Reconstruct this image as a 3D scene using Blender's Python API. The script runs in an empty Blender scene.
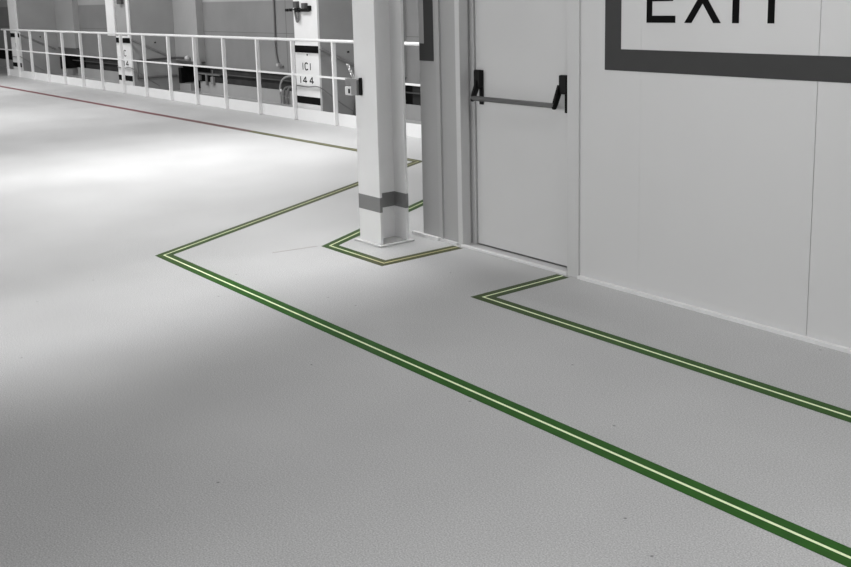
import bpy, bmesh, math
from mathutils import Vector, Matrix

S = bpy.context.scene
COL = S.collection
S.view_settings.view_transform = 'Standard'
S.view_settings.look = 'None'
S.view_settings.gamma = 1.0
S.view_settings.use_curve_mapping = False
S.view_settings.exposure = 0.0

# ---------------------------------------------------------------- materials
def new_mat(name, grey, rough=0.5, spec=0.5, metal=0.0, var=0.0, vscale=6.0, bump=0.0, bscale=200.0):
    m = bpy.data.materials.new(name); m.use_nodes = True
    nt = m.node_tree; N = nt.nodes; L = nt.links
    b = N['Principled BSDF']
    col = grey if isinstance(grey, tuple) else (grey, grey, grey)
    b.inputs['Roughness'].default_value = rough
    b.inputs['Specular IOR Level'].default_value = spec
    b.inputs['Metallic'].default_value = metal
    tc = N.new('ShaderNodeTexCoord')
    nz = N.new('ShaderNodeTexNoise'); nz.inputs['Scale'].default_value = vscale; nz.inputs['Detail'].default_value = 5
    L.new(tc.outputs['Object'], nz.inputs['Vector'])
    rp = N.new('ShaderNodeValToRGB')
    rp.color_ramp.elements[0].position = 0.3; rp.color_ramp.elements[1].position = 0.7
    rp.color_ramp.elements[0].color = tuple(c*(1-var) for c in col)+(1,)
    rp.color_ramp.elements[1].color = tuple(min(1, c*(1+var)) for c in col)+(1,)
    L.new(nz.outputs['Fac'], rp.inputs['Fac']); L.new(rp.outputs['Color'], b.inputs['Base Color'])
    if bump:
        n2 = N.new('ShaderNodeTexNoise'); n2.inputs['Scale'].default_value = bscale
        L.new(tc.outputs['Object'], n2.inputs['Vector'])
        bp = N.new('ShaderNodeBump'); bp.inputs['Strength'].default_value = bump; bp.inputs['Distance'].default_value = 0.002
        L.new(n2.outputs['Fac'], bp.inputs['Height']); L.new(bp.outputs['Normal'], b.inputs['Normal'])
    return m

M = {}
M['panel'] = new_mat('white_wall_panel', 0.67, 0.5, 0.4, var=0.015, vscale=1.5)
M['door'] = new_mat('painted_door_leaf', 0.66, 0.45, 0.4, var=0.015, vscale=2)
M['frame'] = new_mat('painted_door_frame', 0.62, 0.45, 0.4, var=0.01)
M['dimpanel'] = new_mat('shaded_end_panel', 0.44, 0.55, 0.3, var=0.015, vscale=2)  # shade beside the column put into the panel colour
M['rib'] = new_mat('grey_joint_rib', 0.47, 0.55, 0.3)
M['skirt'] = new_mat('pale_skirting', 0.78, 0.5, 0.4, var=0.04, vscale=12)
M['seam'] = new_mat('joint_shadow_gap', 0.16, 0.9, 0.1)
M['colwhite'] = new_mat('white_column_paint', 0.90, 0.45, 0.4, var=0.02, vscale=4)
M['colgrey'] = new_mat('grey_column_stripe', 0.24, 0.5, 0.4, var=0.02)
M['black'] = new_mat('black_plastic', 0.005, 0.45, 0.2)
M['pushbar'] = new_mat('grey_push_bar_steel', 0.13, 0.35, 0.5, metal=0.4)
M['signgrey'] = new_mat('dark_grey_sign_vinyl', 0.055, 0.6, 0.2, var=0.03, vscale=10)
M['signblack'] = new_mat('black_sign_lettering', 0.005, 0.8, 0.1)
M['rail'] = new_mat('white_rail_paint', 0.80, 0.45, 0.4, var=0.02, vscale=3)
M['conc'] = new_mat('grey_concrete_side', 0.36, 0.85, 0.2, var=0.07, vscale=1.6, bump=0.2, bscale=40)
M['plinth'] = new_mat('pale_grey_plinth_paint', 0.37, 0.8, 0.2, var=0.05, vscale=2)
M['duct'] = new_mat('grey_pilaster_paint', 0.37, 0.7, 0.3, var=0.04, vscale=2)
M['dark'] = new_mat('dark_recess_shade', 0.055, 0.9, 0.1, var=0.2, vscale=4)  # shade inside the wall slot put into the colour
M['niche'] = new_mat('dark_niche_shade', 0.02, 0.9, 0.1)  # deep niche shade put into the colour
M['cable'] = new_mat('dark_grey_cable_sheath', 0.09, 0.6, 0.3)
M['pipe'] = new_mat('grey_pipe_paint', 0.17, 0.5, 0.4)
M['brace'] = new_mat('grey_strut_paint', 0.25, 0.6, 0.3)
M['steel'] = new_mat('dull_steel', 0.55, 0.35, 0.5, metal=0.3, var=0.1, vscale=30)
M['boxgrey'] = new_mat('grey_box_paint', 0.30, 0.5, 0.4)
M['pillar'] = new_mat('white_pillar_paint', 0.82, 0.5, 0.3, var=0.03, vscale=4)
M['pillarside'] = new_mat('grey_pillar_edge', 0.34, 0.6, 0.3)
M['scuff'] = new_mat('brown_floor_joint', (0.30, 0.27, 0.25), 0.7, 0.2)

def tape_mat(name, col, far, x0, x1, rough=0.45, var=0.15):
    """floor tape whose pigment is more worn towards the far end of the hall (x0 -> x1)"""
    m = bpy.data.materials.new(name); m.use_nodes = True
    nt = m.node_tree; N = nt.nodes; L = nt.links; b = N['Principled BSDF']
    b.inputs['Roughness'].default_value = rough; b.inputs['Specular IOR Level'].default_value = 0.12
    tc = N.new('ShaderNodeTexCoord'); sx = N.new('ShaderNodeSeparateXYZ'); L.new(tc.outputs['Object'], sx.inputs[0])
    mr = N.new('ShaderNodeMapRange'); mr.inputs['From Min'].default_value = x0; mr.inputs['From Max'].default_value = x1
    L.new(sx.outputs['X'], mr.inputs['Value'])
    nz = N.new('ShaderNodeTexNoise'); nz.inputs['Scale'].default_value = 5; nz.inputs['Detail'].default_value = 6
    L.new(tc.outputs['Object'], nz.inputs['Vector'])
    ad = N.new('ShaderNodeMath'); ad.operation = 'MULTIPLY_ADD'; ad.inputs[1].default_value = 0.5; ad.inputs[2].default_value = -0.25
    L.new(nz.outputs['Fac'], ad.inputs[0])
    a2 = N.new('ShaderNodeMath'); a2.operation = 'ADD'; a2.use_clamp = True
    L.new(mr.outputs['Result'], a2.inputs[0]); L.new(ad.outputs[0], a2.inputs[1])
    mx = N.new('ShaderNodeMix'); mx.data_type = 'RGBA'
    mx.inputs['A'].default_value = col+(1,); mx.inputs['B'].default_value = far+(1,)
    L.new(a2.outputs[0], mx.inputs['Factor'])
    n2 = N.new('ShaderNodeTexNoise'); n2.inputs['Scale'].default_value = 14; n2.inputs['Detail'].default_value = 4
    L.new(tc.outputs['Object'], n2.inputs['Vector'])
    m2 = N.new('ShaderNodeMix'); m2.data_type = 'RGBA'; m2.blend_type = 'MULTIPLY'; m2.inputs['Factor'].default_value = 1
    rp = N.new('ShaderNodeMapRange'); rp.inputs['To Min'].default_value = 1-var; rp.inputs['To Max'].default_value = 1+var
    rp.inputs['From Min'].default_value = 0.3; rp.inputs['From Max'].default_value = 0.7
    L.new(n2.outputs['Fac'], rp.inputs['Value'])
    L.new(mx.outputs['Result'], m2.inputs['A']); L.new(rp.outputs['Result'], m2.inputs['B'])
    L.new(m2.outputs['Result'], b.inputs['Base Color'])
    return m
GREEN = (0.022, 0.098, 0.011); OLIVE = (0.062, 0.066, 0.032)
LINE = (0.82, 0.92, 0.60); LINEF = (0.36, 0.34, 0.20)
M['tape_a'] = tape_mat('green_floor_tape_long', GREEN, OLIVE, -5.0, -6.9)
M['line_a'] = tape_mat('pale_tape_line_long', LINE, LINEF, -5.6, -7.6, var=0.04)
M['tape_b'] = tape_mat('green_floor_tape_door', (0.030, 0.088, 0.014), (0.052, 0.072, 0.024), -2.8, -4.4)
M['tape_c'] = tape_mat('green_floor_tape_column', (0.070, 0.075, 0.030), (0.036, 0.075, 0.020), -4.9, -5.3)
M['line_c'] = tape_mat('pale_tape_line_column', (0.55, 0.52, 0.30), (0.60, 0.66, 0.42), -4.9, -5.2, var=0.04)
M['tape_r'] = tape_mat('red_floor_line', (0.11, 0.095, 0.08), (0.17, 0.07, 0.075), -9.5, -14.5)

def floor_mat():
    m = bpy.data.materials.new('grey_epoxy_floor'); m.use_nodes = True
    nt = m.node_tree; N = nt.nodes; L = nt.links; b = N['Principled BSDF']
    b.inputs['Specular IOR Level'].default_value = 0.5
    tc = N.new('ShaderNodeTexCoord')
    big = N.new('ShaderNodeTexNoise'); big.inputs['Scale'].default_value = 1.3; big.inputs['Detail'].default_value = 6
    L.new(tc.outputs['Object'], big.inputs['Vector'])
    fine = N.new('ShaderNodeTexNoise'); fine.inputs['Scale'].default_value = 190; fine.inputs['Detail'].default_value = 6
    L.new(tc.outputs['Object'], fine.inputs['Vector'])
    vor = N.new('ShaderNodeTexVoronoi'); vor.voronoi_dimensions = '2D'; vor.inputs['Scale'].default_value = 1.15
    L.new(tc.outputs['Object'], vor.inputs['Vector'])
    spot = N.new('ShaderNodeMapRange'); spot.inputs['From Min'].default_value = 0.003; spot.inputs['From Max'].default_value = 0.0085
    spot.inputs['To Min'].default_value = 0.35; spot.inputs['To Max'].default_value = 1.0
    L.new(vor.outputs['Distance'], spot.inputs['Value'])
    r1 = N.new('ShaderNodeMapRange'); r1.inputs['From Min'].default_value = 0.3; r1.inputs['From Max'].default_value = 0.7
    r1.inputs['To Min'].default_value = 0.93; r1.inputs['To Max'].default_value = 1.07; L.new(big.outputs['Fac'], r1.inputs['Value'])
    r2 = N.new('ShaderNodeMapRange'); r2.inputs['From Min'].default_value = 0.3; r2.inputs['From Max'].default_value = 0.7
    r2.inputs['To Min'].default_value = 0.68; r2.inputs['To Max'].default_value = 1.32; L.new(fine.outputs['Fac'], r2.inputs['Value'])
    def mul(a, bb):
        x = N.new('ShaderNodeMath'); x.operation = 'MULTIPLY'; L.new(a, x.inputs[0])
        if isinstance(bb, float): x.inputs[1].default_value = bb
        else: L.new(bb, x.inputs[1])
        return x.outputs[0]
    v = mul(mul(mul(r1.outputs['Result'], r2.outputs['Result']), spot.outputs['Result']), 0.45)
    cc = N.new('ShaderNodeCombineColor'); 
    for i in range(3): L.new(v, cc.inputs[i])
    L.new(cc.outputs[0], b.inputs['Base Color'])
    rr = N.new('ShaderNodeMapRange'); rr.inputs['To Min'].default_value = 0.40; rr.inputs['To Max'].default_value = 0.5
    L.new(big.outputs['Fac'], rr.inputs['Value']); L.new(rr.outputs['Result'], b.inputs['Roughness'])
    bp = N.new('ShaderNodeBump'); bp.inputs['Strength'].default_value = 0.004; bp.inputs['Distance'].default_value = 0.002
    L.new(fine.outputs['Fac'], bp.inputs['Height']); L.new(bp.outputs['Normal'], b.inputs['Normal'])
    return m
M['floor'] = floor_mat()

def wall_back_mat():
    """grey paint with a lighter coat above about 1.63 m"""
    m = bpy.data.materials.new('two_tone_wall_paint'); m.use_nodes = True
    nt = m.node_tree; N = nt.nodes; L = nt.links; b = N['Principled BSDF']; b.inputs['Roughness'].default_value = 0.8
    b.inputs['Specular IOR Level'].default_value = 0.2
    tc = N.new('ShaderNodeTexCoord'); sx = N.new('ShaderNodeSeparateXYZ'); L.new(tc.outputs['Object'], sx.inputs[0])
    gt = N.new('ShaderNodeMapRange'); gt.inputs['From Min'].default_value = 1.60; gt.inputs['From Max'].default_value = 1.62
    gt.inputs['To Min'].default_value = 0.245; gt.inputs['To Max'].default_value = 0.40
    L.new(sx.outputs['Z'], gt.inputs['Value'])
    nz = N.new('ShaderNodeTexNoise'); nz.inputs['Scale'].default_value = 1.3; nz.inputs['Detail'].default_value = 6
    L.new(tc.outputs['Object'], nz.inputs['Vector'])
    mr = N.new('ShaderNodeMapRange'); mr.inputs['From Min'].default_value = 0.3; mr.inputs['From Max'].default_value = 0.7
    mr.inputs['To Min'].default_value = 0.92; mr.inputs['To Max'].default_value = 1.08; L.new(nz.outputs['Fac'], mr.inputs['Value'])
    mu = N.new('ShaderNodeMath'); mu.operation = 'MULTIPLY'; L.new(gt.outputs['Result'], mu.inputs[0]); L.new(mr.outputs['Result'], mu.inputs[1])
    cc = N.new('ShaderNodeCombineColor')
    for i in range(3): L.new(mu.outputs[0], cc.inputs[i])
    L.new(cc.outputs[0], b.inputs['Base Color'])
    return m
M['wallback'] = wall_back_mat()

# ---------------------------------------------------------------- mesh helpers (all in world coordinates)
def box(bm, x0, x1, y0, y1, z0, z1, bevel=0.0):
    b2 = bmesh.new(); bmesh.ops.create_cube(b2, size=1)
    bmesh.ops.scale(b2, vec=(abs(x1-x0), abs(y1-y0), abs(z1-z0)), verts=b2.verts)
    bmesh.ops.translate(b2, vec=((x0+x1)/2, (y0+y1)/2, (z0+z1)/2), verts=b2.verts)
    if bevel: bmesh.ops.bevel(b2, geom=b2.edges[:], offset=bevel, segments=2, affect='EDGES', profile=0.5)
    me = bpy.data.meshes.new('t'); b2.to_mesh(me); b2.free(); bm.from_mesh(me); bpy.data.meshes.remove(me)

def prism(bm, pts, z0, z1):
    n = len(pts)
    lo = [bm.verts.new((x, y, z0)) for x, y in pts]; hi = [bm.verts.new((x, y, z1)) for x, y in pts]
    for i in range(n):
        j = (i+1) % n; bm.faces.new((lo[i], lo[j], hi[j], hi[i]))
    bm.faces.new(hi); bm.faces.new(lo[::-1])

def tube(bm, path, r, seg=10, cap=True):
    path = [Vector(p) for p in path]; rings = []
    up0 = Vector((0, 0, 1))
    for i, p in enumerate(path):
        a = path[max(i-1, 0)]; c = path[min(i+1, len(path)-1)]
        t = (c-a).normalized()
        u = t.cross(up0)
        if u.length < 1e-3: u = t.cross(Vector((0, 1, 0)))
        u.normalize(); w = u.cross(t).normalized()
        if rings and False: pass
        rings.append([bm.verts.new(p+(u*math.cos(k*2*math.pi/seg)+w*math.sin(k*2*math.pi/seg))*r) for k in range(seg)])
    for i in range(len(rings)-1):
        for k in range(seg):
            bm.faces.new((rings[i][k], rings[i][(k+1) % seg], rings[i+1][(k+1) % seg], rings[i+1][k]))
    if cap:
        bm.faces.new(rings[0][::-1]); bm.faces.new(rings[-1])

def curve_pts(ctrl, n=8):
    """Catmull-Rom through the control points"""
    P = [Vector(p) for p in ctrl]; P = [2*P[0]-P[1]]+P+[2*P[-1]-P[-2]]; out = []
    for i in range(1, len(P)-2):
        for k in range(n):
            t = k/n; a, b, c, d = P[i-1:i+3]
            out.append(0.5*((2*b)+(c-a)*t+(2*a-5*b+4*c-d)*t*t+(3*b-a-3*c+d)*t**3))
    out.append(P[-2]); return out

def obj(name, bm, m, parent=None, smooth=False):
    bmesh.ops.recalc_face_normals(bm, faces=bm.faces)
    me = bpy.data.meshes.new(name); bm.to_mesh(me); bm.free()
    if smooth:
        for p in me.polygons: p.use_smooth = True
        try: me.set_sharp_from_angle(angle=math.radians(40))
        except Exception: pass
    me.materials.append(M[m])
    o = bpy.data.objects.new(name, me); COL.objects.link(o)
    if parent is not None:
        o.parent = parent; bpy.context.view_layer.update()
        o.matrix_parent_inverse = Matrix.Translation(parent.matrix_world.translation).inverted()
    return o

def boxes(name, m, parent, *bs, bevel=0.0):
    bm = bmesh.new()
    for b in bs: box(bm, *b, bevel=bevel)
    return obj(name, bm, m, parent)

def tubes(name, m, parent, *ts, seg=10):
    bm = bmesh.new()
    for path, r in ts: tube(bm, path, r, seg)
    return obj(name, bm, m, parent, smooth=True)

def thing(name, loc, label, cat, group=None):
    o = bpy.data.objects.new(name, None); COL.objects.link(o); o.location = loc
    o.empty_display_size = 0.1
    o['label'] = label; o['category'] = cat
    if group: o['group'] = group
    bpy.context.view_layer.update()
    return o

def struct(name, loc, label, cat):
    o = thing(name, loc, label, cat); o['kind'] = 'structure'; return o

def tag(o, label, cat, group=None, kind=None):
    if label: o['label'] = label
    if cat: o['category'] = cat
    if group: o['group'] = group
    if kind: o['kind'] = kind
    return o

# ---------------------------------------------------------------- floor
bm = bmesh.new(); box(bm, -44, 6, -14, 8.6, -0.2, 0.0)
tag(obj('floor', bm, 'floor'), 'speckled pale grey epoxy floor of the hall', 'floor', kind='structure')

# ---------------------------------------------------------------- partition wall with the exit door
WY = 4.108; TOP = 3.6
wr = struct('wall_right', (0, WY, 0), 'white panelled partition wall around the emergency exit', 'wall')
boxes('backing', 'seam', wr, (-3.80, 4.5, WY+0.006, WY+0.10, 0, TOP))
for x0, x1, gap in ((-3.842, -3.417, 0.0004), (-3.417, -2.423, 0.0015), (-2.423, -1.43, 0.003), (-1.43, -0.43, 0.003), (-0.43, 0.57, 0.003), (0.57, 1.57, 0.003), (1.57, 4.5, 0.003)):
    g0 = 0.0004 if x0 in (-3.842, -3.417) else 0.0015 if x0 == -2.423 else 0.003
    boxes('wall_panel', 'panel', wr, (x0+g0, x1-gap, WY, WY+0.04, 0.0, TOP))
boxes('over_door_panel', 'panel', wr, (-4.9085, -3.842, WY+0.001, WY+0.10, 2.131, TOP))
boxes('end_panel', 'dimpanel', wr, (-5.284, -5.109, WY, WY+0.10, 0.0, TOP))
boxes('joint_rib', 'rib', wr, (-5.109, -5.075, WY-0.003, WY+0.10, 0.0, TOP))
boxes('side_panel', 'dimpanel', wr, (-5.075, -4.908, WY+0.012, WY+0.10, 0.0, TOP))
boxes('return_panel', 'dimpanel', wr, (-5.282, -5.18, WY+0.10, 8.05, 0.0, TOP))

bb = struct('baseboard_right', (-2, WY, 0), 'low white skirting strip along the partition foot', 'skirting')
boxes('skirting_strip', 'skirt', bb, (-3.838, 4.5, WY-0.024, WY-0.0005, 0, 0.018))
bl = struct('baseboard_left', (-5.2, WY, 0), 'low white skirting strip left of the exit door', 'skirting')
boxes('skirting_strip', 'skirt', bl, (-5.38, -5.09, WY-0.03, WY-0.004, 0, 0.02), (-5.09, -4.923, WY-0.01, WY+0.011, 0, 0.014))

d = struct('door_1', (-4.4, WY, 0), 'pale grey emergency exit door with a black and grey push bar', 'door')
bm = bmesh.new()
box(bm, -3.931, -3.842, WY-0.012, WY+0.17, 0, 2.13, 0.002)
box(bm, -4.908, -4.864, WY-0.008, WY+0.06, 0, 2.13, 0.002)
box(bm, -4.908, -4.889, WY+0.06, WY+0.17, 0, 2.13)
box(bm, -4.864, -3.931, WY-0.012, WY+0.17, 2.05, 2.13)
obj('door_frame', bm, 'frame', d)
boxes('door_stop', 'frame', d, (-4.888, -4.839, WY+0.088, WY+0.15, 0, 2.05))
leaf = boxes('door_leaf', 'door', d, (-4.832, -3.932, WY+0.098, WY+0.15, 0.012, 2.045), bevel=0.002)
boxes('door_gap', 'seam', d, (-4.888, -3.932, WY+0.151, WY+0.16, 0.0, 2.05))
boxes('threshold', 'skirt', d, (-4.872, -3.932, WY-0.018, WY+0.012, 0, 0.014), bevel=0.002)
boxes('sill_plate', 'panel', d, (-4.888, -3.932, WY+0.0125, WY+0.0975, 0, 0.004))
# push bar: two black housings on the leaf, an arm from each and the grey bar between them
LY = WY+0.098
def housing(x0, x1):
    bm = bmesh.new()
    box(bm, x1-0.034, x1, LY-0.012, LY, 0.925, 1.143, 0.003)             # long back plate
    box(bm, x0, x1, LY-0.040, LY-0.008, 1.035, 1.145, 0.007)              # deep upper case
    return obj('bar_housing', bm, 'black', bar)
def arm(xc, w):
    bm = bmesh.new()
    prof = [(LY-0.039, 1.090), (LY-0.016, 1.040), (LY-0.050, 0.975), (LY-0.062, 0.950), (LY-0.080, 0.948), (LY-0.086, 0.962), (LY-0.074, 0.995)]
    a = [bm.verts.new((xc-w/2, y, z)) for y, z in prof]; b = [bm.verts.new((xc+w/2, y, z)) for y, z in prof]
    n = len(prof)
    for i in range(n): bm.faces.new((a[i], a[(i+1) % n], b[(i+1) % n], b[i]))
    bm.faces.new(a[::-1]); bm.faces.new(b)
    bmesh.ops.bevel(bm, geom=bm.edges[:], offset=0.003, segments=2, affect='EDGES')
    return obj('bar_arm', bm, 'black', bar)
bar = tubes('push_bar', 'pushbar', d, ([(-4.786, LY-0.070, 0.970), (-4.070, LY-0.070, 0.970)], 0.0155), seg=20)
tag(bar, 'grey steel bar between black housings', None)
housing(-4.812, -4.757); housing(-4.068, -4.012)
arm(-4.784, 0.020); arm(-4.070, 0.020)

# ---------------------------------------------------------------- lettering from strokes
def stroke_letter(name, parent, m, x0, y, z0, segs, w, depth=0.0015):
    """flat letter facing -Y built from straight strokes, segs = [(x, z, x, z)] in metres from x0, z0"""
    bm = bmesh.new()
    for k, (ax, az, bx, bz) in enumerate(segs):
        a = Vector((ax, az)); b = Vector((bx, bz)); dd = (b-a).normalized(); nn = Vector((-dd.y, dd.x))*w/2
        off = 0.00008*k
        q = [a+nn, b+nn, b-nn, a-nn]
        f = [bm.verts.new((x0+p.x, y-depth-off, z0+p.y)) for p in q]; r = [bm.verts.new((x0+p.x, y, z0+p.y)) for p in q]
        bm.faces.new(f[::-1]); bm.faces.new(r)
        for i in range(4): bm.faces.new((f[i], f[(i+1) % 4], r[(i+1) % 4], r[i]))
    return obj(name, bm, m, parent)

# ---------------------------------------------------------------- EXIT sign on the partition
SY = WY-0.0004
sg = thing('exit_sign', (-2.6, SY, 1.2), 'large dark grey framed sign reading EXIT on the white partition', 'sign')
boxes('sign_border', 'signgrey', sg, (-3.664, -1.45, SY-0.0015, SY, 1.195, 1.308), (-3.664, -3.553, SY-0.0015, SY, 1.308, 1.835),
      (-1.56, -1.45, SY-0.0015, SY, 1.308, 1.835), (-3.664, -1.45, SY-0.0015, SY, 1.835, 1.948))
# letters: 0.25 m tall, 0.035 m strokes
w = 0.0355; h = 0.25; zb = 1.447
stroke_letter('letter_e', sg, 'signblack', -3.385, SY, zb, [(w/2, 0, w/2, h), (w, w/2, .181, w/2), (w, .125, .165, .125), (w, h-w/2, .181, h-w/2)], w)
bm = bmesh.new()
for k, (xa, xb) in enumerate(((0.022, 0.192), (0.192, 0.022))):      # the X has slanted strokes cut level at top and bottom
    hw = 0.0215; o_ = 0.0001*k
    q = [(xa-hw, 0), (xa+hw, 0), (xb+hw, h), (xb-hw, h)]
    f = [bm.verts.new((-3.150+x, SY-0.0015-o_, zb+z)) for x, z in q]; r = [bm.verts.new((-3.150+x, SY, zb+z)) for x, z in q]
    bm.faces.new(f); bm.faces.new(r[::-1])
    for i in range(4): bm.faces.new((f[i], f[(i+1) % 4], r[(i+1) % 4], r[i]))
obj('letter_x', bm, 'signblack', sg)
stroke_letter('letter_i', sg, 'signblack', -2.873, SY, zb, [(w/2, 0, w/2, h)], w+0.002)
stroke_letter('letter_t', sg, 'signblack', -2.76, SY, zb, [(.093, 0, .093, h), (0, h-w/2, .186, h-w/2)], w)

# the second framed sign, cut by the wall end: only its lower corner is on this face
s2 = thing('framed_sign', (-5.2, WY, 1.2), 'dark grey sign frame corner on the wall end behind the white column', 'sign')
boxes('sign_border', 'signgrey', s2, (-5.283, -5.133, WY-0.0019, WY-0.0004, 1.190, 1.303), (-5.232, -5.133, WY-0.0019, WY-0.0004, 1.303, 1.95))

# ---------------------------------------------------------------- white steel column
cx0, cx1, cy0, cy1 = -5.466, -5.226, 3.708, 3.938
def h_outline(e):
    x0, x1, y0, y1 = cx0-e, cx1+e, cy0-e, cy1+e
    t = 0.018+2*e; wl, wr_ = -5.366-e, -5.354+e
    return [(x0, y0), (x1, y0), (x1, y0+t), (wr_, y0+t), (wr_, y1-t), (x1, y1-t), (x1, y1), (x0, y1), (x0, y1-t), (wl, y1-t), (wl, y0+t), (x0, y0+t)]
sc_ = thing('steel_column', (-5.35, 3.83, 0), 'white steel column with a grey stripe standing beside the exit door', 'column')
bm = bmesh.new(); prism(bm, h_outline(0), 0.012, TOP)
obj('column_shaft', bm, 'colwhite', sc_)
bm = bmesh.new(); prism(bm, h_outline(0.0012), 0.227, 0.325)
tag(obj('column_stripe', bm, 'colgrey', sc_), 'grey painted stripe', None)
boxes('base_plate', 'frame', sc_, (-5.508, -5.200, 3.686, 3.965, 0.0005, 0.012), bevel=0.003)

boxes('recess_floor', 'dimpanel', sc_, (-5.353, -5.230, 3.7275, 3.9185, 0.0121, 0.016))

# key switch box on the front of the column
kb = thing('switch_box', (-5.42, 3.70, 1.04), 'small grey switch box with a chain on the left edge of the white column', 'box')
boxes('box_body', 'boxgrey', kb, (-5.462, -5.398, 3.672, 3.707, 0.985, 1.090), bevel=0.004)
boxes('cover_plate', 'black', kb, (-5.397, -5.378, 3.690, 3.7075, 0.985, 1.098), bevel=0.003)
lk = boxes('lock_cylinder', 'rail', kb, (-5.535, -5.463, 3.672, 3.705, 0.980, 1.038), bevel=0.006)
boxes('keyhole', 'black', lk, (-5.490, -5.472, 3.668, 3.6718, 0.994, 1.024), bevel=0.0015)
boxes('hinge_bracket', 'boxgrey', kb, (-5.535, -5.463, 3.68, 3.70, 1.048, 1.060), (-5.53, -5.463, 3.675, 3.703, 1.062, 1.09))
bm = bmesh.new()
for i in range(6):                                                       # short chain running up to the left
    t = i/5; c = Vector((-5.448-0.055*t, 3.685, 1.098+0.074*t)); ring = []
    for k in range(13):
        a = 2*math.pi*k/12
        u = Vector((-0.6, 0, 0.8)); v = Vector((0, 1, 0)) if i % 2 else Vector((0.8, 0, 0.6))
        ring.append(c+u*math.cos(a)*0.013+v*math.sin(a)*0.008)
    tube(bm, ring, 0.0040, 6)
obj('chain', bm, 'steel', kb, smooth=True)

# ---------------------------------------------------------------- floor tapes
def offset_path(pts, off):
    P = [Vector(p) for p in pts]; out = []
    for i, p in enumerate(P):
        d0 = (P[i]-P[i-1]).normalized() if i else None
        d1 = (P[i+1]-P[i]).normalized() if i < len(P)-1 else None
        if d0 is None: d0 = d1
        if d1 is None: d1 = d0
        n0 = Vector((-d0.y, d0.x)); n1 = Vector((-d1.y, d1.x)); mt = (n0+n1).normalized()
        out.append(p+mt*off/max(mt.dot(n0), 0.1))
    return out
def strip(name, pts, o0, o1, z0, z1, m, parent):
    a = offset_path(pts, o0); b = offset_path(pts, o1); bm = bmesh.new()
    fine_a, fine_b = [], []
    V = lambda q, z: bm.verts.new((q.x, q.y, z))
    at = [V(q, z1) for q in a]; bt = [V(q, z1) for q in b]; ab = [V(q, z0) for q in a]; bb_ = [V(q, z0) for q in b]
    for i in range(len(a)-1):
        bm.faces.new((at[i], at[i+1], bt[i+1], bt[i])); bm.faces.new((at[i], ab[i], ab[i+1], at[i+1])); bm.faces.new((bt[i], bt[i+1], bb_[i+1], bb_[i]))
        bm.faces.new((ab[i], bb_[i], bb_[i+1], ab[i+1]))
    bm.faces.new((at[0], bt[0], bb_[0], ab[0])); bm.faces.new((at[-1], ab[-1], bb_[-1], bt[-1]))
    return obj(name, bm, m, parent)
def tape(pts, m, lm, label, wd=0.098, lw=0.0115):
    t = thing('floor_tape', (pts[0][0], pts[0][1], 0), label, 'floor tape', 'green route markings on the floor')
    strip('tape_band', pts, -wd/2, wd/2, 0.0003, 0.0010, m, t)
    tag(strip('centre_line', pts, -lw/2, lw/2, 0.00105, 0.0015, lm, t), 'pale yellow centre line', None)
    return t
tape([(-11.2, 5.995), (-7.80, 6.02), (-6.02, 2.551), (1.5, 2.551)], 'tape_a', 'line_a', 'long green floor tape nearest the viewer bending back behind the white column')
tape([(-3.938, 4.070), (-3.938, 3.457), (1.5, 3.457)], 'tape_b', 'line_a', 'green floor tape starting at the right jamb of the exit door')
tape([(-4.878, 4.070), (-4.878, 3.476), (-5.484, 3.476), (-6.66, 5.74)], 'tape_c', 'line_c', 'green floor tape angled around the foot of the white column')
rl = thing('floor_line', (-11.2, 5.99, 0), 'thin dull red floor line running parallel to the white railing', 'floor line')
strip('painted_line', [(-11.21, 5.995), (-21.7, 5.93), (-40, 5.83)], -0.052, 0.052, 0.0003, 0.0012, 'tape_r', rl)
fj = thing('floor_joint', (-5.6, 3.2, 0), 'faint brown hairline joint in the floor left of the column tape', 'floor joint')
strip('joint_line', [(-5.585, 3.10), (-5.535, 3.41)], -0.004, 0.004, 0.0002, 0.0006, 'scuff', fj)

# ---------------------------------------------------------------- railing
RY = 7.016
rg = thing('railing', (-16, RY, 0), 'long white tubular railing with a solid toe board along the back wall', 'railing')
post_x = [-24.95, -24.08, -23.09, -22.01, -21.0, -19.93, -18.89, -17.845, -16.83, -15.815, -14.835, -13.84, -12.80, -11.83, -10.82, -9.80, -8.79, -7.78, -6.77, -5.76, -26.85, -25.85]
for x in post_x:
    bm = bmesh.new()                                                     # flat-bar post set across the rail
    box(bm, x-0.017, x+0.017, RY-0.012, RY+0.040, 0.002, 1.07, 0.002)
    obj('rail_post', bm, 'rail', rg)
tubes('top_rail', 'rail', rg, ([(-25.2, RY+0.01, 1.084), (-5.28, RY+0.01, 1.084)], 0.0205), seg=12)
boxes('mid_rail', 'rail', rg, (-30, -5.28, RY-0.002, RY+0.022, 0.606, 0.630))
boxes('toe_board', 'rail', rg, (-25.0, -5.28, RY+0.041, RY+0.049, 0.001, 0.160))

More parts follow.
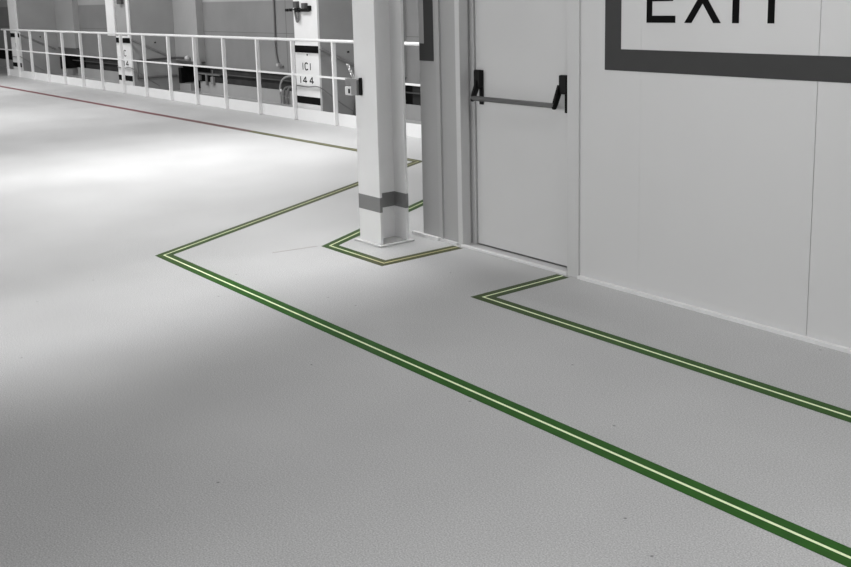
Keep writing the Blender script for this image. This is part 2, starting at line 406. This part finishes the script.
# ---------------------------------------------------------------- back wall: concrete blocks, pilasters, dark slot and plinth
BX = [-24.30, -17.735, -11.385]                                          # right face of each block
MY = 8.15                                                                # main wall face
wb = struct('wall_back', (-16, MY, 0), 'grey concrete back wall behind the railing', 'wall')
boxes('upper_wall', 'wallback', wb, (-44, -5.28, MY, MY+0.3, 0.475, TOP))
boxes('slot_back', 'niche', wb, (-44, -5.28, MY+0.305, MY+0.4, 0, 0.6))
tag(boxes('wall_joint', 'seam', wb, (-44, -5.28, MY-0.0012, MY-0.0002, 1.090, 1.098), (-13.88, -13.865, MY-0.0012, MY-0.0002, 0.48, TOP)), 'thin dark joint line', None)
PW = [1.22, 0.97, 0.62]; PZ = [0.645, 0.555, 0.555]                      # width and foot height of the three pilasters
for i, x in enumerate(BX):
    nxt = BX[i+1]-0.62 if i < 2 else -5.28
    boxes('concrete_block', 'conc', wb, (x-0.60, x-0.004, 7.226, MY+0.3, 0, TOP))
    p = boxes('pilaster', 'duct', wb, (x+0.002, x+PW[i], 8.02, MY-0.001, PZ[i], TOP))
    boxes('pilaster_foot', 'pipe', wb, (x+0.01, x+PW[i]-0.02, 8.025, MY-0.001, PZ[i]-0.02, PZ[i]-0.0005))
    boxes('plinth', 'plinth', wb, (x+PW[i]-0.06, nxt, MY-0.10, MY-0.07, -0.05, 0.205))
    boxes('cable_run', 'cable', wb, (x+0.5, nxt, MY+0.02, MY+0.05, 0.335, 0.352))
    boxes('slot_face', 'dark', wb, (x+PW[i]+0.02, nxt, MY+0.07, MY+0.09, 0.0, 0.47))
    boxes('niche_side', 'niche', wb, (x-0.003, x+0.010, MY+0.001, MY+0.30, 0.131, 0.4745))  # dark sheet over the block face, stands for shade in the niche
    boxes('niche_stop', 'conc', wb, (x+0.02, x+0.50, MY-0.10, MY+0.015, 0, 0.13))
    tubes('anchor_bolt', 'black', wb, ([(x-0.0035, 7.63, 0.90), (x+0.014, 7.63, 0.90)], 0.014))
boxes('far_plinth', 'plinth', wb, (-44, BX[0]-0.61, MY-0.10, MY-0.07, -0.05, 0.205))
# black junction boxes tucked beside the first two blocks
for x, lab in ((BX[0], 'small black box in the dark niche farthest from the door'), (BX[1], 'small black box in the niche below the pipe with a ball valve')):
    tag(boxes('junction_box', 'black', None, (x+0.05, x+0.16, 8.03, 8.10, 0.131, 0.42), bevel=0.006), lab, 'box', 'black boxes in the wall niches')

# ---------------------------------------------------------------- numbered pillars
FY = 7.16
GL = {'I': [(0, 0, 0, 1)], '1': [(0, 0, 0, 1)], 'C': [(.55, .12, .36, 0), (.36, 0, .16, 0), (.16, 0, 0, .2), (0, .2, 0, .8), (0, .8, .16, 1), (.16, 1, .36, 1), (.36, 1, .55, .88)],
      '4': [(.45, 0, .45, 1), (.45, 1, 0, .30), (0, .30, .65, .30)]}
WD = {'I': 0.12, '1': 0.15, 'C': 0.62, '4': 0.75}
def word(parent, txt, xc, zb_, hh, ww, y):
    tot = sum(WD[c] for c in txt)*hh*ww+(len(txt)-1)*0.34*hh*ww
    x = xc-tot/2
    for c in txt:
        dx = WD[c]/2*hh*ww if c in 'I1' else 0
        stroke_letter({'I': 'letter_i', 'C': 'letter_c', '1': 'digit_one', '4': 'digit_four'}[c], parent, 'signblack', x+dx, y, zb_, [(a*hh*ww, b*hh, c_*hh*ww, d_*hh) for a, b, c_, d_ in GL[c]], 0.017)
        x += (WD[c]+0.34)*hh*ww
def pillar(x0, x1, upper, label, lines, cable=True, edge='pillarside'):
    """white steel front with a number panel between two black bands; upper = (x0, x1) of the white part above the rail"""
    t = thing('pillar', ((x0+x1)/2, FY, 0), label, 'pillar', 'numbered pillars behind the railing')
    pn = boxes('number_panel', 'pillar', t, (x0, x1, FY, FY+0.03, 0.13, 1.03))
    boxes('pillar_edge', edge, t, (x0, x1-0.0015, FY+0.0305, FY+0.065, 0, TOP))
    for ua, ub in upper: boxes('upper_plate', 'pillar', t, (ua, ub, FY+0.001, FY+0.030, 1.031, TOP))
    boxes('black_band', 'signblack', pn, (x0+0.001, x1-0.001, FY-0.003, FY-0.0003, 0.905, 1.000))
    boxes('black_band', 'signblack', pn, (x0+0.001, x1-0.001, FY-0.003, FY-0.0003, 0.215, 0.312))
    for txt, z, hh, ww, dx in lines: word(pn, txt, (x0+x1)/2+dx, z, hh, ww, FY-0.0004)
    bm = bmesh.new()                                                     # diagonal strut from the pillar down to the wall
    tube(bm, [(x1+0.014, FY+0.02, 0.968), (x1+0.014, 7.955, 0.60)], 0.020, 8)
    tag(obj('brace', bm, 'brace', t, smooth=True), 'grey diagonal strut', None)
    if cable:
        bm = bmesh.new()
        tube(bm, curve_pts([(x0+0.005, FY-0.012, 0.455), ((x0+x1)/2, FY-0.012, 0.447), (x1+0.012, FY-0.010, 0.455), (x1+0.02, 7.42, 0.26), (x1+0.02, 7.66, 0.10)]), 0.007, 6)
        obj('cable', bm, 'brace', t, smooth=True)
    return t
p1 = pillar(-11.978, -11.383, [(-11.978, -11.383)], 'white pillar lettered ICI 144 behind the railing', [('ICI', 0.675, 0.092, 1.45, -0.015), ('144', 0.492, 0.088, 1.75, -0.015)], edge='conc')
tubes('rivet', 'black', p1, ([(-11.665, FY-0.006, 0.878), (-11.665, FY-0.0004, 0.878)], 0.012))
pillar(-18.40, -17.739, [(-18.81, -18.42), (-17.842, -17.739)], 'white numbered pillar half hidden by a rail post in the middle', [('C', 0.668, 0.105, 1.6, 0.06), ('14', 0.487, 0.092, 2.0, 0.09)])
pillar(-24.972, -24.302, [(-24.99, -24.42)], 'white banded pillar at the far left end of the railing', [('I', 0.67, 0.1, 1.3, 0.0), ('1', 0.49, 0.1, 1.3, 0.04)])

# ---------------------------------------------------------------- fittings around the pillars
cf = thing('clamp_fitting', (-11.75, FY, 1.5), 'black clamp fitting with two blocks and a hanging grey strap on pillar ICI 144', 'fitting')
rd = tubes('clamp_rod', 'black', cf, ([(-12.11, FY-0.04, 1.472), (-11.54, FY-0.04, 1.490)], 0.009))
boxes('clamp_block', 'cable', cf, (-11.895, -11.815, FY-0.055, FY-0.001, 1.505, 1.590), bevel=0.006)
boxes('clamp_block', 'cable', cf, (-11.685, -11.60, FY-0.055, FY-0.001, 1.495, 1.565), bevel=0.006)
boxes('clamp_jaw', 'black', cf, (-11.87, -11.78, FY-0.055, FY-0.001, 1.445, 1.504), (-11.72, -11.55, FY-0.05, FY-0.001, 1.450, 1.494), (-11.549, -11.51, FY-0.05, FY-0.001, 1.460, 1.53), bevel=0.005)
boxes('rod_end', 'black', rd, (-12.11, -12.05, FY-0.055, FY-0.025, 1.455, 1.492), bevel=0.004)
boxes('rod_collar', 'black', rd, (-12.0, -11.96, FY-0.055, FY-0.025, 1.455, 1.495), bevel=0.004)
tubes('strap', 'pipe', cf, (curve_pts([(-11.87, FY-0.04, 1.45), (-11.865, FY-0.03, 1.38), (-11.84, FY-0.03, 1.32), (-11.80, FY-0.03, 1.36), (-11.795, FY-0.04, 1.45)]), 0.016), seg=8)
cf2 = thing('clamp_fitting', (-18.08, FY, 1.6), 'small dark clamp fitting high on the half hidden middle pillar', 'fitting')
boxes('clamp_block', 'cable', cf2, (-18.17, -17.98, FY-0.03, FY+0.03, 1.61, 1.70), bevel=0.006)

cd = thing('conduit', (-13.9, MY, 0.5), 'thin dark vertical conduit pipe bending right above the slot left of pillar ICI 144', 'pipe')
tubes('conduit_pipe', 'pipe', cd, (curve_pts([(-14.19, MY-0.021, TOP), (-14.19, MY-0.021, 2.0), (-14.195, MY-0.021, 1.2), (-14.20, MY-0.021, 0.85), (-14.16, MY-0.021, 0.66), (-14.09, MY-0.021, 0.585), (-13.99, MY-0.021, 0.575)]), 0.016))
boxes('pipe_clip', 'steel', cd, (-14.16, -14.09, MY-0.048, MY-0.0015, 0.575, 0.615))

hs = thing('cable_loop', (-13.7, 8.0, 0), 'grey cable looping out of the dark slot beside pillar ICI 144', 'cable')
tubes('cable', 'duct', hs, (curve_pts([(-13.60, 8.13, 0.435), (-13.70, 8.04, 0.435), (-13.84, 8.015, 0.37), (-13.91, 8.01, 0.22), (-13.91, 8.01, 0.0)]), 0.017))
tubes('cable', 'pipe', hs, (curve_pts([(-13.74, 8.15, 0.27), (-13.79, 8.04, 0.25), (-13.81, 8.015, 0.17), (-13.81, 8.015, 0.0)]), 0.018))
tubes('cable', 'pipe', hs, (curve_pts([(-13.64, 8.15, 0.27), (-13.68, 8.04, 0.25), (-13.70, 8.015, 0.15), (-13.70, 8.015, 0.0)]), 0.018))
boxes('cable_tag', 'rail', hs, (-13.875, -13.83, 7.985, 7.994, 0.195, 0.235))

vp = thing('valve_pipe', (-17.7, 7.6, 0.6), 'dark pipe with a pale ball valve crossing the second pilaster foot', 'pipe')
tubes('pipe', 'cable', vp, (curve_pts([(-17.70, 7.235, 0.585), (-17.70, 7.80, 0.600), (-17.67, 7.95, 0.605), (-17.50, 7.985, 0.610), (-17.15, 7.985, 0.615)]), 0.020))
bm = bmesh.new(); bmesh.ops.create_uvsphere(bm, u_segments=16, v_segments=10, radius=0.05); bmesh.ops.translate(bm, vec=(-17.12, 7.960, 0.612), verts=bm.verts)
obj('valve_ball', bm, 'steel', vp, smooth=True)
boxes('valve_bracket', 'boxgrey', vp, (-16.90, -16.66, 7.98, 8.018, 0.51, 0.61), bevel=0.004)
lp = thing('wall_pipe', (-17.7, 7.6, 0.3), 'lower grey pipe along the side of the middle concrete block', 'pipe')
tubes('pipe', 'pipe', lp, (curve_pts([(-17.70, 7.235, 0.275), (-17.70, 7.60, 0.275), (-17.70, 8.0, 0.275)]), 0.022))
tubes('pipe_riser', 'pipe', lp, ([(-17.70, 7.25, 0.298), (-17.70, 7.25, 0.56)], 0.012))
wh = thing('wall_hose', (-11.35, 7.7, 0.1), 'dark curved hose against the block beside the white column', 'hose')
tubes('hose', 'cable', wh, (curve_pts([(-11.34, 7.90, 0.33), (-11.34, 7.80, 0.31), (-11.34, 7.72, 0.20), (-11.34, 7.69, 0.05), (-11.34, 7.69, 0.0)]), 0.035))
vf = thing('valve_fitting', (-16.5, 8.03, 0.3), 'cluster of grey valve fittings in the dark slot right of the ball valve', 'fitting')
tubes('feed_pipe', 'pipe', vf, ([(-17.0, 8.03, 0.345), (-16.0, 8.03, 0.345)], 0.014))
boxes('valve_body', 'pipe', vf, (-16.93, -16.75, 8.0, 8.046, 0.225, 0.32), bevel=0.006)
boxes('valve_body', 'brace', vf, (-16.32, -16.22, 8.0, 8.046, 0.18, 0.31), bevel=0.006)
tubes('drop_pipe', 'pipe', vf, ([(-16.50, 8.02, 0.345), (-16.50, 8.02, 0.15)], 0.024))
tubes('valve_stem', 'pipe', vf, ([(-16.27, 8.025, 0.30), (-16.27, 8.025, 0.43)], 0.012))

# ---------------------------------------------------------------- camera
r2 = Vector((0.61928432, 0.78482714, -0.02309317))       # right
d2 = Vector((0.12290931, -0.12594948, -0.98439323))      # down
f = Vector((-0.77548709, 0.60678093, -0.1744611))        # forward
cam = bpy.data.cameras.new('camera'); co = bpy.data.objects.new('camera', cam); COL.objects.link(co)
mw = Matrix(((r2.x, -d2.x, -f.x, 0), (r2.y, -d2.y, -f.y, 0), (r2.z, -d2.z, -f.z, 1.6), (0, 0, 0, 1)))
co.matrix_world = mw
cam.sensor_fit = 'HORIZONTAL'; cam.sensor_width = 36.0
cam.lens = 1005.60764*36.0/851
cam.shift_x = 0.0
cam.shift_y = -(283.5-175.70872)/851
cam.clip_end = 200
S.camera = co

# ---------------------------------------------------------------- light: hall luminaires, added fills and the bounced light of the hall
def area(name, loc, sx_, sy_, power, spread=180, target=None):
    l = bpy.data.lights.new(name, 'AREA'); l.shape = 'RECTANGLE'; l.size = sx_; l.size_y = sy_; l.energy = power; l.spread = math.radians(spread)
    o = bpy.data.objects.new(name, l); COL.objects.link(o); o.location = loc
    if target is not None:
        o.rotation_euler = (Vector(target)-Vector(loc)).to_track_quat('-Z', 'Y').to_euler()
    return o
area('hall_lamp', (-9.6, 4.0, 5.5), 1.0, 5.0, 88, 60)
area('hall_lamp', (-7.0, 0.8, 5.5), 0.4, 7.0, 32, 40)
area('hall_lamp', (-5.45, 0.6, 5.5), 0.4, 7.5, 15, 30).rotation_euler = (0, 0, math.radians(6))
area('hall_lamp', (-4.72, 0.4, 5.5), 0.3, 8.0, 20, 24).rotation_euler = (0, 0, math.radians(9))
area('hall_lamp', (0.4, -1.0, 5.0), 1.2, 6.0, 100, 70)
area('hall_lamp', (-3.0, 2.4, 4.5), 0.5, 2.0, 5, 70)
area('hall_lamp', (-15.5, 1.0, 5.5), 1.6, 8.0, 143, 75)
area('hall_lamp', (-22.0, 1.0, 5.5), 1.6, 8.0, 380, 90)
area('wall_wash', (-1.3, 2.6, 4.2), 2.5, 0.4, 25, 140)
area('wall_wash', (-1.4, 1.6, 5.0), 1.6, 0.4, 4, 60, (-2.2, 4.1, 2.0))  # added fill for the upper wall, no known fixture
area('railing_fill', (-14.0, 4.0, 5.0), 16, 0.5, 314, 150, (-14.0, 6.6, 0.0))  # added wash that brightens railing and back wall, no known fixture
area('hall_fill', (-8.0, -11.0, 3.6), 20.0, 3.0, 830, 180, (-8.0, 4.0, 1.6))  # broad unseen fill added to brighten the wall faces, no known window
w_ = bpy.data.worlds.new('hall_ambient'); S.world = w_; w_.use_nodes = True
bg = w_.node_tree.nodes['Background']; bg.inputs['Color'].default_value = (1, 1, 1, 1); bg.inputs['Strength'].default_value = 0.16
